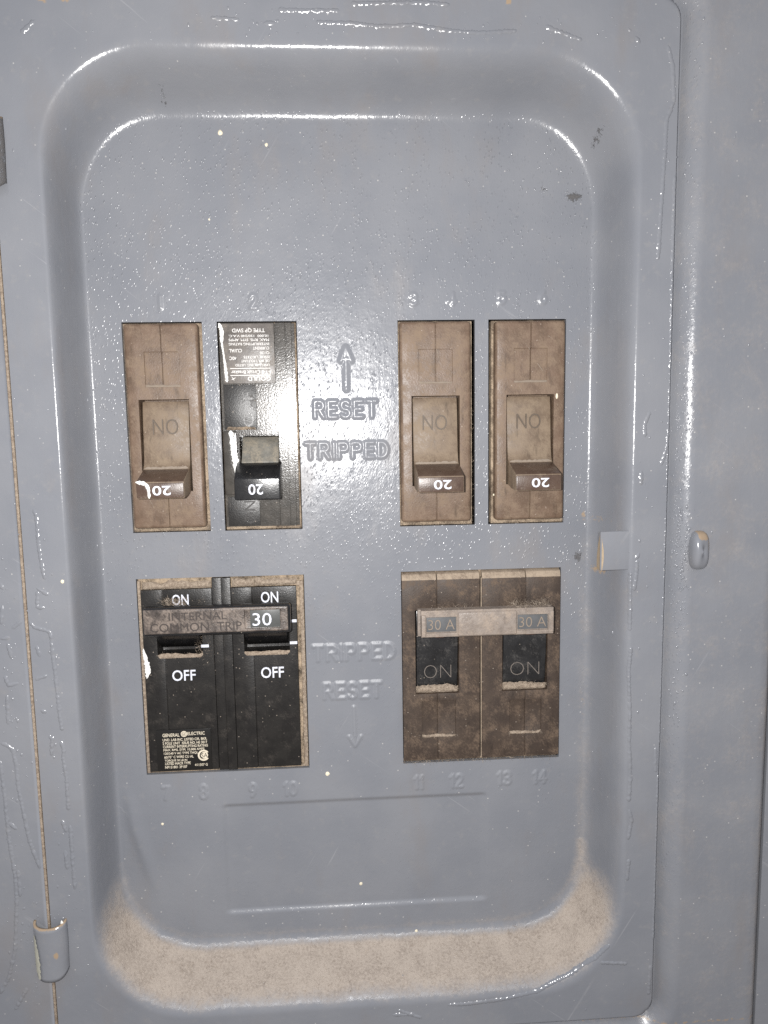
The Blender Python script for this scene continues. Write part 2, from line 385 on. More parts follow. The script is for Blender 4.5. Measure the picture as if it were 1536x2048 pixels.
def axis(lo, hi, step, cuts, fine):
    a = list(np.arange(lo, hi, step)) + [hi]
    for f0, f1, fs in fine: a = [v for v in a if not f0 < v < f1] + list(np.arange(f0, f1 + 1e-6, fs))
    a = sorted(a); out = []
    cuts = sorted(cuts)
    a = [v for v in a if all(abs(v - c) > 0.3 for c in cuts)]
    for v in sorted(a + cuts):
        if out and v - out[-1] < 0.12:
            if v in cuts: out[-1] = v
            continue
        out.append(v)
    return np.array(out)
def build_cover():
    cx = sorted({v for o in OPEN for v in o[:2]}); cz = sorted({v for o in OPEN for v in o[2:]})
    xs = axis(-89.9, 100.2, 0.8, cx, [(-79, -70, 0.4), (78, 89, 0.45), (96.8, 100.2, 0.28)])
    zs = axis(-196.0, 118, 0.8, cz, [(-185, -166, 0.5), (86, 103, 0.5), (-196.0, -192.6, 0.28), (-161.5, -158.8, 0.3), (-124.6, -121.8, 0.3)])
    X, Z = np.meshgrid(xs, zs, indexing='ij'); Y = cover_y(X, Z)
    e = rr(X, Z, -140, 98.9, -194.6, 116.5, 7)
    xm, zm = (xs[:-1] + xs[1:]) / 2, (zs[:-1] + zs[1:]) / 2
    keep = np.ones((len(xm), len(zm)), bool)
    for a, b, c, d in OPEN: keep[np.ix_((xm > a) & (xm < b), (zm > c) & (zm < d))] = False
    keep &= e[:-1, :-1] < 0.9
    n = len(zs); idx = np.arange(len(xs) * n).reshape(len(xs), n)
    I, J = np.nonzero(keep)
    F = np.stack([idx[I, J], idx[I + 1, J], idx[I + 1, J + 1], idx[I, J + 1]], 1).tolist()
    V = np.stack([X.ravel(), Y.ravel(), Z.ravel()], 1).tolist()
    # settled dust on the sill of the pan, chips and rust where the paint is knocked off
    t = cover_parts(X, Z); slope = sm((t - 0.06) / 0.30) * sm((1.06 - t) / 0.58)
    A = np.arctan2(np.maximum(-(Z + 142), 0) + 1e-6, np.abs(X - 3) - 46)
    upf = sm((-Z - 140) / 26.0)
    dust = slope * upf * 1.15
    dust += 0.30 * np.clip(1 - np.abs(rr(X, Z, -72.5, 79.0, -168.5, 87.5, 26)) / 3, 0, 1) * (Z < -140)
    dust += 0.24 * np.exp(-((X - 79) / 3.0) ** 2) * sm((-20 - Z) / 40) * (t < 0.7)
    chip = np.zeros_like(X)
    for px, pz, sx, sz, a in ((73.6, 66.6, 3.0, 1.8, .85), (72.2, 67.5, 1.6, 1.2, .6), (78.3, 81.4, 1.4, 3.6, .6), (64.4, 68.9, 2.2, 1.5, .6), (-46.8, 92.7, 1.3, 3.0, .55), (76.6, -44.0, 2.0, 2.2, .75), (-46, 95, 1, 2, .4)):
        chip = np.maximum(chip, a * np.exp(-((X - px) / sx) ** 2 - ((Z - pz) / sz) ** 2))
    rust = np.zeros_like(X)
    for px, pz, sx, sz, a in ((-74.5, 112, 2.2, 1.5, 1.0), (-68.7, 112, 2.0, 1.2, 1.0), (49.6, 113.2, 1.0, 1.3, 1.1), (78.2, -31, 1.2, 3.0, .7), (82, -31.6, 3.5, 1.6, .58), (82, -48, 3.2, 1.8, .7), (79, -92, 1.5, 14, .45), (88, -194.3, 9, .6, 0.9)):
        rust = np.maximum(rust, a * np.exp(-((X - px) / sx) ** 2 - ((Z - pz) / sz) ** 2))
    grit = (0.12 + 0.88 * (1 - sm(t * 3.2))) * (0.35 + 0.65 * sm((Z + 120) / 130)); grit_a = grit.ravel().tolist()
    dust_a, chip_a, rust_a = dust.ravel().tolist(), chip.ravel().tolist(), rust.ravel().tolist()
    def wall(line, rev):                                     # cut edges: the sheet is 1.6 mm thick
        b0 = len(V)
        for p in line:
            q = V[p]; V.append([q[0], q[1] + 1.6, q[2]]); dust_a.append(0.0); chip_a.append(0); rust_a.append(0); grit_a.append(0.3)
        for k in range(len(line) - 1):
            f = (line[k], line[k + 1], b0 + k + 1, b0 + k); F.append(f[::-1] if rev else f)
    ix = lambda v: int(np.argmin(np.abs(xs - v))); iz = lambda v: int(np.argmin(np.abs(zs - v)))
    for a, b, c, d in OPEN:
        i0, i1, j0, j1 = ix(a), ix(b), iz(c), iz(d)
        wall([idx[i, j0] for i in range(i0, i1 + 1)], True); wall([idx[i, j1] for i in range(i0, i1 + 1)], False)
        wall([idx[i0, j] for j in range(j0, j1 + 1)], False); wall([idx[i1, j] for j in range(j0, j1 + 1)], True)
    wall([idx[0, j] for j in range(n)], True)
    me = bpy.data.meshes.new('panel_cover'); me.from_pydata(V, [], F); me.update(); me.shade_smooth()
    try: me.set_sharp_from_angle(angle=math.radians(50))
    except Exception: pass
    for k, a in (('dust', dust_a), ('chip', chip_a), ('rust', rust_a), ('grit', grit_a)):
        at = me.attributes.new(k, 'FLOAT', 'POINT'); at.data.foreach_set('value', np.asarray(a, np.float32))
    return place('panel_cover', me, 'paint')
cover = tag(build_cover(), 'large grey painted steel panel cover with sunken pan holding all the breakers', 'panel cover')

# back of the cabinet behind the openings and seams
inside = box('cabinet_interior', -130, 134, 14, 20, -240, 130, 'dark', None, 0)
tag(inside, 'dark cabinet interior behind the panel cover', 'cabinet', 'structure')

# outer frame round the cover: stands a little proud with a rolled lip
def build_frame():
    xs = axis(-89.9, 131.8, 2.0, [], [(95, 108, 0.4)]); zs = axis(-240, 128, 2.0, [], [(-206, -188, 0.5), (108, 122, 0.5)])
    X, Z = np.meshgrid(xs, zs, indexing='ij'); e = rr(X, Z, -140, 99.3, -195.0, 116.9, 7)
    Y = -12.5 - 5.3 * S_ease((e + 0.4) / 7.0, 0.04, 0.85) + 0.10 * np.sin(Z / 31.0) * np.sin(X / 9) + 0.05 * np.sin(Z / 5.1 + X)*np.exp(-np.maximum(e,0)/4)
    Y = Y + 1.2 * sm((X - 130.2) / 1.6) ** 2
    keep = e[:-1, :-1] > -2.5
    n = len(zs); idx = np.arange(len(xs) * n).reshape(len(xs), n); I, J = np.nonzero(keep)
    F = np.stack([idx[I, J], idx[I + 1, J], idx[I + 1, J + 1], idx[I, J + 1]], 1).tolist()
    V = np.stack([X.ravel(), Y.ravel(), Z.ravel()], 1).tolist()
    line = [idx[len(xs) - 1, j] for j in range(n)]; b0 = len(V)
    V += [[V[p][0], V[p][1] + 6, V[p][2]] for p in line]
    F += [(line[k], b0 + k, b0 + k + 1, line[k + 1]) for k in range(n - 1)]
    used = sorted({i for f in F for i in f}); mp = {a: b for b, a in enumerate(used)}
    V = [V[i] for i in used]; F = [[mp[i] for i in f] for f in F]
    P = np.array(V); rust = np.exp(-((P[:, 2] + 195.4) / 0.8) ** 2) * (P[:, 0] > 72) * 0.6
    dust = 0.17 + 0.3 * np.exp(-((P[:, 0] - 131.5) / 1.2) ** 2)  # even warm tint over the frame via the dust mask, stronger at the right edge
    return from_np('outer_frame', V, F, 'paint', None, {'rust': rust, 'dust': dust, 'chip': np.zeros(len(V)), 'grit': 0.15 + 0.8 * np.exp(-((P[:, 0] - 102.4) / 2.5) ** 2) * (P[:, 2] > -150)})
frame = tag(build_frame(), 'grey painted steel frame strip to the right of the panel cover', 'frame')

strip_xs = np.arange(-150, -90.9, 1.0)
def build_strip():
    xs = np.append(strip_xs, -91.0); zs = np.arange(-240, 129, 2.0)
    X, Z = np.meshgrid(xs, zs, indexing='ij'); Y = -16.0 + 0.15 * np.sin(Z / 27.0) + 0.05 * np.sin(X / 5 + Z / 9)
    n = len(zs); idx = np.arange(len(xs) * n).reshape(len(xs), n)
    F = np.stack([idx[:-1, :-1], idx[1:, :-1], idx[1:, 1:], idx[:-1, 1:]], -1).reshape(-1, 4).tolist()
    V = np.stack([X.ravel(), Y.ravel(), Z.ravel()], 1).tolist(); line = [idx[-1, j] for j in range(n)]; b0 = len(V)
    V += [[V[p][0], V[p][1] + 2, V[p][2]] for p in line]; F += [(line[k], b0 + k, b0 + k + 1, line[k + 1]) for k in range(n - 1)]
    return from_np('side_strip', V, F, 'paint')
strip = tag(build_strip(), 'narrow grey painted steel strip left of the vertical hinge seam', 'steel strip')
edge = box('cabinet_edge', 133.0, 160, -16.2, 10, -240, 128, 'paint', None, 0.6, 3)
tag(edge, 'sliver of grey cabinet edge beyond the dark seam at lower right', 'cabinet')
box('seam_dust', -91.02, -90.3, -15.75, -13.5, -240, 52, 'dust', strip, 0.1)

# ---- embossed lettering, pressed out of the sheet
def arc(cx, cz, rx, rz, a0, a1, n=8):
    return [(cx + rx * math.cos(math.radians(a0 + (a1 - a0) * i / n)), cz + rz * math.sin(math.radians(a0 + (a1 - a0) * i / n))) for i in range(n + 1)]
G = {
 'R': (.62, [[(0, 0), (0, 1)] + arc(.36, .74, .24, .26, 90, -90) + [(0, .48)], [(.3, .48), (.62, 0)]]),
 'E': (.56, [[(.56, 1), (0, 1), (0, 0), (.56, 0)], [(0, .5), (.48, .5)]]),
 'S': (.6, [arc(.3, .74, .28, .26, 30, 270) + arc(.3, .24, .3, .25, 90, -150)]),
 'T': (.64, [[(0, 1), (.64, 1)], [(.32, 1), (.32, 0)]]),
 'I': (.04, [[(0.02, 1), (0.02, 0)]]),
 'P': (.6, [[(0, 0), (0, 1)] + arc(.36, .74, .24, .26, 90, -90) + [(0, .48)]]),
 'D': (.6, [[(0, 0), (0, 1)] + arc(.2, .5, .4, .5, 90, -90) + [(0, 0)]]),
 '0': (.6, [arc(.3, .5, .3, .5, 0, 360, 16)]), '1': (.22, [[(0, .8), (.2, 1), (.2, 0)]]),
 '2': (.58, [arc(.29, .72, .28, .28, 160, -40) + [(0, 0), (.58, 0)]]),
 '3': (.56, [arc(.26, .75, .26, .25, 150, -90), arc(.26, .25, .3, .25, 90, -150)]),
 '4': (.62, [[(.44, 0), (.44, 1), (0, .3), (.62, .3)]]),
 '5': (.56, [[(.5, 1), (.06, 1), (.03, .55)] + arc(.26, .31, .3, .31, 110, -150)]),
 '6': (.58, [arc(.3, .3, .28, .3, 0, 360, 12), [(.03, .35), (.1, .7), (.4, 1)]]),
 '7': (.56, [[(0, 1), (.56, 1), (.2, 0)]]),
 '8': (.56, [arc(.28, .75, .24, .25, 0, 360, 12), arc(.28, .25, .28, .26, 0, 360, 12)]),
 '9': (.58, [arc(.3, .7, .28, .3, 0, 360, 12), [(.56, .65), (.48, .3), (.2, 0)]]),
}
def emboss(name, s, x0, x1, z0, z1, r, h, label=None, gap=.34, strokes=None, step=0.2, mat='paint'):
    P = []
    if strokes is None:
        x = 0
        for ch in s:
            w, ss = G[ch]; P += [[(x + a, b) for a, b in q] for q in ss]; x += w + gap
        W = x - gap
        P = [[(x0 + r * .8 + a / W * (x1 - x0 - 1.6 * r), z0 + r * .8 + b * (z1 - z0 - 1.6 * r)) for a, b in q] for q in P]
    else: P = strokes
    pad = r + 0.4
    X, Z = np.meshgrid(np.arange(x0 - pad, x1 + pad, step), np.arange(z0 - pad, z1 + pad, step), indexing='ij')
    d = np.full(X.shape, 1e9)
    for q in P: d = np.minimum(d, seg_d(X, Z, q))
    q_ = np.clip(np.sqrt((d / r) ** 2 + 0.03) - 0.03, 0, 1); hh = h * (1 - q_) ** 1.2
    Y = cover_y(X, Z) - hh + 0.012
    keep = np.maximum.reduce([hh[:-1, :-1], hh[1:, :-1], hh[1:, 1:], hh[:-1, 1:]]) > 1e-4
    n = X.shape[1]; idx = np.arange(X.size).reshape(X.shape); I, J = np.nonzero(keep)
    F = np.stack([idx[I, J], idx[I + 1, J], idx[I + 1, J + 1], idx[I, J + 1]], 1)
    used = np.unique(F); mp = np.zeros(X.size, int); mp[used] = np.arange(len(used))
    V = np.stack([X.ravel(), Y.ravel(), Z.ravel()], 1)[used]
    o = from_np(name, V, mp[F], mat, cover, {'grit': np.full(len(V), 0.6), 'soft': np.full(len(V), 1.0 if z1 < -60 else 0.25)})
    if label: o['label'] = label
    return o
emboss('embossed_word', 'RESET', -7.3, 13.4, 0.6, 7.2, 1.15, 0.42, 'raised word RESET above TRIPPED')
emboss('embossed_word', 'TRIPPED', -10.4, 16.6, -11.9, -5.6, 1.1, 0.42, 'raised word TRIPPED between the upper breakers')
emboss('embossed_word', 'TRIPPED', -9.8, 17.8, -76.5, -70.0, 1.15, 0.40, 'raised word TRIPPED between the lower breakers')
emboss('embossed_word', 'RESET', -6.7, 13.3, -89.2, -82.6, 1.15, 0.40, 'raised word RESET below TRIPPED')
emboss('embossed_arrow', '', 0.4, 6.2, 8.8, 23.6, 1.5, 0.5, 'raised arrow pointing up', strokes=[[(3.4, 10), (3.5, 21.5)], [(2.0, 18.6), (3.5, 22.3)], [(5.0, 18.6), (3.5, 22.3)], [(2.4, 19), (4.6, 19)]])
emboss('embossed_arrow', '', 1.4, 6.2, -105.4, -91, 1.05, 0.42, 'raised arrow pointing down', strokes=[[(3.6, -91.6), (3.8, -104.4)], [(1.9, -101.5), (3.8, -104.6)], [(5.7, -101.5), (3.8, -104.6)]])
for s, a, b, c, d, h in (('1', -52.3, -50.6, 33.8, 38.8, .6), ('2', -25.6, -22.3, 33.6, 39.0, .7), ('3', 22.7, 26.1, 34.3, 39.1, .7), ('4', 34.2, 37.9, 34.3, 39.1, .6),
                      ('5', 49.9, 53.2, 34.5, 39.4, .6), ('6', 62.6, 66.0, 34.5, 39.3, .6),
                      ('7', -59.2, -55.7, -120.6, -115.0, .5), ('8', -47.3, -43.7, -120.9, -115.0, .6), ('9', -31.4, -28.0, -121.0, -115.3, .6), ('10', -20.3, -14.9, -121.1, -115.5, .6),
                      ('11', 22.4, 26.4, -121.0, -115.3, .6), ('12', 34.2, 39.6, -121.0, -115.3, .6), ('13', 50.0, 55.7, -120.8, -115.1, .6), ('14', 62.0, 67.6, -120.8, -115.3, .6)):
    emboss('embossed_number', s, a, b, c, d, 1.05, h * .6, 'raised number ' + s)

# ---- brush runs, ridges and drips frozen in the paint
def ridge(pts, w, h, basef, jit=0.12, step=0.35, taper=True):
    P = np.array(pts, float); seg = np.hypot(*(P[1:] - P[:-1]).T); L = np.concatenate([[0], np.cumsum(seg)])
    n = max(4, int(L[-1] / step)); u = np.linspace(0, L[-1], n)
    x = np.interp(u, L, P[:, 0]); z = np.interp(u, L, P[:, 1])
    k = np.ones(3) / 3
    for _ in range(2):
        if n > 6: x[1:-1] = np.convolve(x, k, 'valid'); z[1:-1] = np.convolve(z, k, 'valid')
    x += rng.normal(0, jit * 0.5, n); z += rng.normal(0, jit * 0.5, n)
    tx, tz = np.gradient(x), np.gradient(z); l = np.hypot(tx, tz) + 1e-9; nx, nz = -tz / l, tx / l
    wv = np.interp(u / (L[-1] + 1e-9), np.linspace(0, 1, len(w)), w) if np.ndim(w) else np.full(n, w)
    wv = wv * rng.uniform(0.75, 1.3, n); hv = np.full(n, h) * rng.uniform(0.5, 1.35, n)
    if taper:
        e = np.clip(np.minimum(np.arange(n), np.arange(n)[::-1]) / 2.0, 0.05, 1); wv = wv * e ** .5; hv = hv * e
    V, F = [], []; ks = (-1, -.6, -.25, .1, .45, .75, 1)
    for i in range(n):
        for o in ks:
            px, pz = x[i] + nx[i] * wv[i] * o, z[i] + nz[i] * wv[i] * o
            V.append((px, float(basef(np.float64(px), np.float64(pz))) - hv[i] * (1 - o * o) ** 0.8 + 0.02, pz))
    m_ = len(ks)
    for i in range(n - 1):
        for j in range(m_ - 1): a = i * m_ + j; F.append((a, a + 1, a + m_ + 1, a + m_))
    return V, F
def merge(lst):
    V, F = [], []
    for v, f in lst: b = len(V); V += v; F += [[i + b for i in q] for q in f]
    return V, F
RUNS = {
'top': [[(-31.1, 107.8), (-27.1, 107.6), (-23.2, 107.3)], [(-21.6, 111.9), (-21.7, 111.3)], [(-20.1, 107.6), (-19.5, 106.6)], [(-17.2, 106.6), (-13.6, 106.6)], [(-13.1, 110.0), (-4.4, 109.9), (3.7, 110.0)], [(-3.1, 107.0), (6.3, 106.9), (14.4, 106.2), (23.9, 106.8), (33.5, 105.4), (41.8, 105.0), (52.2, 105.7)], [(59.8, 107.1), (65.4, 105.1), (70.4, 103.5)], [(83.0, 107.0), (84.3, 105.9)], [(85.2, 104.9), (86.6, 102.8)], [(94.5, 102.6), (96.1, 97.4), (96.8, 88.2), (94.8, 82.9), (94.6, 74.8), (93.9, 58.6), (93.4, 44.7)], [(6.4, 111.8), (25.4, 112.5), (33.6, 112.0)], [(-80.8, 103.0), (-76.7, 106.5)]],
'right': [[(97.6, 68.1), (97.7, 47.5), (97.9, 27.9), (98.2, 13.5)], [(98.3, 13.5), (98.4, 0.5), (98.3, -14.3), (98.4, -24.7), (98.3, -44.5), (98.4, -69.4), (98.4, -101.4)], [(98.6, -1.7), (97.4, -9.8), (96.0, -14.5)], [(92.3, 1.7), (90.6, -2.3), (91.0, -6.0)], [(90.1, -15.6), (90.1, -20.3)], [(87.5, -46.0), (87.6, -54.9), (87.8, -64.6)], [(90.2, -40.4), (88.8, -42.7)], [(89.6, -42.4), (89.4, -47.3), (88.8, -52.2)], [(88.3, -69.5), (87.7, -76.9), (87.9, -81.6), (88.4, -89.6), (88.4, -99.3), (89.1, -111.6), (88.8, -119.7)], [(88.9, -122.0), (89.8, -125.7), (88.8, -132.3)], [(89.3, -138.7), (88.8, -146.2)], [(96.9, -102.1), (97.1, -110.3)], [(98.0, -111.2), (98.2, -122.8), (98.1, -149.8), (98.0, -167.1)], [(97.3, -175.7), (96.9, -186.3)]],
'bottom': [[(31.2, -185.2), (37.2, -185.4), (48.8, -184.6), (60.6, -182.6), (71.0, -178.2), (79.4, -172.4), (83.8, -167.8)], [(80.6, -173.8), (89.7, -174.7)], [(13.5, -187.5), (20.7, -187.7)], [(15.1, -185.9), (23.1, -189.3)]],
'left': [[(-86.3, -23.1), (-85.5, -24.9), (-85.5, -31.3), (-85.1, -38.6), (-84.4, -43.7)], [(-87.1, -45.8), (-84.7, -47.4), (-83.6, -48.4)], [(-89.6, -55.6), (-88.5, -57.4), (-85.4, -58.4), (-83.9, -59.2), (-83.7, -65.9), (-83.3, -73.5), (-83.1, -81.1), (-82.6, -89.1)], [(-88.1, -62.8), (-87.4, -66.5)], [(-85.5, -90.5), (-86.2, -96.6)], [(-83.1, -92.1), (-82.5, -94.9), (-82.8, -97.2), (-82.3, -104.3), (-82.4, -114.0)], [(-84.5, -116.7), (-83.4, -120.8)], [(-82.2, -118.4), (-82.2, -131.2), (-82.1, -139.3)], [(-86.6, -46.6), (-87.2, -51.7), (-85.0, -51.8)], [(-89.3, -73.2), (-85.6, -71.9)], [(-88.5, -82.4), (-86.4, -83.2)], [(-84.2, -126.3), (-83.9, -132.8)]]}
STRIP_RUNS = [[(-94.8, -57.8), (-91.4, -55.3)], [(-98.3, -60.6), (-95.4, -60.2)], [(-96.2, -61.8), (-95.3, -66.7)], [(-97.7, -71.4), (-97.0, -74.5), (-93.9, -74.0)], [(-97.5, -77.5), (-97.9, -86.6)], [(-100.6, -92.1), (-98.9, -92.6), (-97.2, -94.3), (-96.5, -98.9), (-96.5, -105.9), (-95.4, -114.6), (-94.3, -123.4), (-92.7, -129.1), (-91.9, -132.0)], [(-101.0, -97.5), (-100.5, -109.6), (-100.3, -122.3), (-99.4, -134.3), (-99.5, -141.5), (-101.1, -157.8), (-103.6, -166.7), (-106.6, -172.0)], [(-100.3, -116.7), (-97.6, -119.2)], [(-98.4, -131.9), (-98.4, -140.8)], [(-98.3, -170.4), (-102.6, -177.7)], [(-97.0, -44.1), (-96.1, -46.3)], [(-96.8, -50.7), (-97.5, -56.5)]]
strip_y = lambda x, z: -16.0 + 0.15 * np.sin(z / 27.0) + 0.05 * np.sin(x / 5 + z / 9)
frame_y = lambda x, z: -17.8
for k, lst in RUNS.items():
    V, F = merge([ridge(p, 0.62, 0.30, cover_y, 0.07) for p in lst])
    tag(from_np('paint_run', V, F, 'paint', cover), kind='stuff')
V, F = merge([ridge(p, 0.62, 0.28, strip_y, 0.07) for p in STRIP_RUNS]); tag(from_np('paint_run', V, F, 'paint', strip), kind='stuff')
def nubs(n, xr, zr, basef, rmin=0.15, rmax=0.45, h=0.5, cluster=None):
    V, F = [], []
    for _ in range(n):
        if cluster is not None:
            c = cluster[rng.integers(len(cluster))]; x, z = c[0] + rng.normal(0, c[2]), c[1] + rng.normal(0, c[3])
        else: x, z = rng.uniform(*xr), rng.uniform(*zr)
        if any(a - 1 < x < b + 1 and c_ - 1 < z < d_ + 1 for a, b, c_, d_ in OPEN): continue
        r = rmin + (rmax - rmin) * rng.random() ** 2.5; el = rng.uniform(0.7, 1.8); y0 = float(basef(np.float64(x), np.float64(z))); b0 = len(V)
        V.append((x, y0 - r * h, z))
        for rr_, hh in ((0.55, 0.72), (1.0, -0.08)):
            for q in range(7): a = q * 2 * math.pi / 7; V.append((x + r * rr_ * math.cos(a), y0 - r * h * hh, z + r * el * rr_ * math.sin(a)))
        for q in range(7):
            q2 = (q + 1) % 7; F.append((b0, b0 + 1 + q, b0 + 1 + q2)); F.append((b0 + 1 + q, b0 + 8 + q, b0 + 8 + q2, b0 + 1 + q2))
    return V, F
CL = [(-25, 107, 12, 2), (20, 107, 25, 2.5), (60, 106, 15, 2), (-20, 37, 3, 1.5), (-52, 34, 2, 1), (24, 36, 2, 2), (53, 36, 6, 2), (-86, -60, 2.5, 18), (-84, -125, 2, 20), (-84, -150, 3, 8), (-66, -55, 2.5, 14), (97, 40, 1.5, 40), (92, -50, 4, 30), (-68, 20, 3, 25), (-20, 33.3, 4, .8), (67, 75, 4, 6), (40, 60, 14, 10)]
V, F = merge([nubs(420, None, None, cover_y, cluster=CL), nubs(150, (-88, 96), (-190, 114), cover_y, 0.12, 0.34)])
tag(from_np('paint_nibs', V, F, 'paint', cover), kind='stuff')
V, F = nubs(130, None, None, strip_y, cluster=[(-97, -50, 2.5, 18), (-96, -80, 2.5, 12), (-97, -125, 3, 22), (-97, -160, 4, 10)])
tag(from_np('paint_nibs', V, F, 'paint', strip), kind='stuff')
V, F = merge([nubs(330, None, None, lambda x, z: -12.5 - 5.3 * S_ease((x - 98.9) / 7.0, .04, .85), 0.15, 0.5, .55, cluster=[(102.3, 20, 0.9, 45), (102.5, -40, 1.1, 10), (102.5, -60, 1.0, 40), (103.2, -40, 1.6, 6)]), nubs(35, (106, 131), (-190, 112), lambda x, z: -17.8, 0.12, 0.3)])
tag(from_np('paint_nibs', V, F, 'paint', frame), kind='stuff')
# cream flecks
for x, z, r in ((-31.8, 84.4, .75), (-18.5, 81.1, .5), (-5.4, -113.8, .7), (4.7, -153.2, .55), (-79.6, -44.3, .55), (23.0, -170.5, .5), (-59.1, -128.3, .45), (49.2, -23.6, .3), (-36, 60, .3)):
    y0 = float(cover_y(np.float64(x), np.float64(z))); bm = bmesh.new(); bmesh.ops.create_icosphere(bm, subdivisions=2, radius=r)
    for v in bm.verts: v.co = Vector((v.co.x * rng.uniform(.85, 1.1) + x, v.co.y * .45 + y0, v.co.z * rng.uniform(.95, 1.25) + z))
    from_bm('cream_fleck', bm, 'cream', cover)

# ---- latch tab on the right wall of the pan
tab = extrude('latch_tab', [(-15.6, -33.8), (-15.6, -45.7), (-12.8, -45.7), (-12.8, -34.2)], 78.2, 91.5, 'paint', cover, 0.4, 3)
for v in tab.data.vertices: v.co.y += -0.0003 + 0.0006 * (v.co.x / S - 78) / 13.5
V, F = ridge([(77.15, -33.5), (77.15, -36), (77.15, -40), (77.15, -45.6)], 1, 1, lambda x, z: 0, 0, 0.4)
pl = [(-15.5, -34.6), (-15.5, -45.6), (-12.9, -45.6), (-12.9, -42), (-13.8, -38)]
bm = bmesh.new(); bm.faces.new([bm.verts.new((78.17, y, z)) for y, z in pl]); from_bm('rubbed_edge', bm, 'rubbed', tab, False)
V, F = [], []
# rubbed patch on the tab's face
pf = [(78.6, -35.6), (78.75, -37), (79.2, -39.4), (79.3, -41.5), (79.1, -44), (78.8, -45.6), (78.6, -45.6)]
bm = bmesh.new(); bm.faces.new([bm.verts.new((x, -15.9, z)) for x, z in pf]); from_bm('rubbed_patch', bm, 'rubbed', tab, False)
# ---- lug on the frame
def lug():
    V, F = [], []; nu, nv = 20, 28; cx, cz = 107.4, -39.8
    for i in range(nu + 1):
        a = i / nu * math.pi / 2
        for j in range(nv):
            b = j / nv * 2 * math.pi; c, s_ = math.cos(b), math.sin(b)
            sup = (abs(c) ** 3.2 + abs(s_) ** 3.2) ** (-1 / 3.2)
            rx, rz = 2.9, 5.9; k = math.sin(a) ** 0.55
            V.append((cx + c * sup * rx * k, -17.3 - 3.6 * math.cos(a) ** 0.8 * (1 - 0.18 * c), cz + s_ * sup * rz * k))
    for i in range(nu):
        for j in range(nv): j2 = (j + 1) % nv; F.append((i * nv + j, i * nv + j2, (i + 1) * nv + j2, (i + 1) * nv + j))
    P = np.array(V); rust = np.clip((P[:, 2] + 37.2) / 1.6, 0, 1) * np.clip((P[:, 0] - 105.6) / 1.2, 0, 1) * 1.3
    rust = np.maximum(rust, np.clip((P[:, 0] - 109.2) / .6, 0, 1) * np.clip((P[:, 2] + 41) / 2, 0, 1))
    return from_np('lug', V, F, 'paint', frame, {'rust': rust, 'dust': P[:, 0] * 0, 'chip': P[:, 0] * 0})
tag(lug(), 'rounded painted lug worn to tan metal at its top')
# ---- hinges on the left seam
def hinge(cz, h, cx, dark, label):
    V, F = [], []; n, mz = 18, 16; R = 4.9
    rust = []; chip = []
    for j in range(mz + 1):
        u = j / mz
        for i in range(n + 1):
            a = math.pi * (i / n); ca = math.cos(a)
            z = cz + h / 2 - u * h
            sag = 1.6 * math.sin(a) if u > 0 else 1.2 * math.sin(a)
            rnd = 1.5 * (abs(ca) ** 4) * (1 if u > .5 else 0) * (u - .5) * 2
            V.append((cx - R * ca * (1 + 0.02 * math.sin(5 * u)), -15.6 - 3.9 * math.sin(a) ** 0.75, z - sag * (0.9 if u < .1 else .55) + rnd))
            rust.append(0.9 if u < 0.06 else 0.75 * math.exp(-((ca + .45) / .18) ** 2 - ((u - .52) / .08) ** 2) * 1.4); chip.append(0.75 if dark else 0)  # dark flag lowers the whole knuckle's tone through the chip mask
    for j in range(mz):
        for i in range(n): a = j * (n + 1) + i; F.append((a, a + 1, a + n + 2, a + n + 1))
    o = from_np('hinge', V, F, 'paint', strip, {'rust': rust, 'chip': chip, 'dust': [0] * len(V)})
    so = o.modifiers.new('thick', 'SOLIDIFY'); so.thickness = 0.7 * S; so.offset = 1
    o['label'] = label; return o
hg = hinge(-157.0, 17.4, -90.0, False, 'painted rolled hinge knuckle chipped to pale metal')
hinge(73.0, 18.4, -91.7, True, 'upper hinge knuckle cut by the picture edge')
worn = [(-94.6, -151.5), (-94.4, -155), (-94.3, -158), (-94.0, -161), (-93.6, -164.2)]
V, F = ridge([(-94.1, -151.6), (-93.9, -155), (-93.6, -159), (-93.4, -162.5), (-93.0, -165.6)], [.25, .7, .9, .9, .8, .4], 0.06, lambda x, z: -15.6 - 3.9 * (max(0.0, 1 - min(1, ((x + 90.0) / 4.9) ** 2))) ** .375 - 0.45, 0.1)
from_np('worn_patch', V, F, 'greenish', hg)
V, F = ridge([(-92.5, -166.3), (-90, -167.1), (-88, -166.6)], .35, 0.05, lambda x, z: -19.45, 0.05)
V, F = ridge([(-86.1, -147.9), (-86.0, -149.4)], .55, .3, lambda x, z: -17.6, .02); from_np('white_streak', V, F, 'white_paint', hg)

# dust fibres on the sill of the pan
pts = []
while len(pts) < 700:
    x, z = rng.uniform(-66, 76), rng.uniform(-182, -164); tt = float(cover_parts(np.float64(x), np.float64(z)))
    if 0.12 < tt < 0.85: pts.append((x, float(cover_y(np.float64(x), np.float64(z))) - 0.08, z))
fuzz('dust_fibres', pts, 900, 1.1, 'fibre', cover, 0.035, (0, -0.25, 0.1))

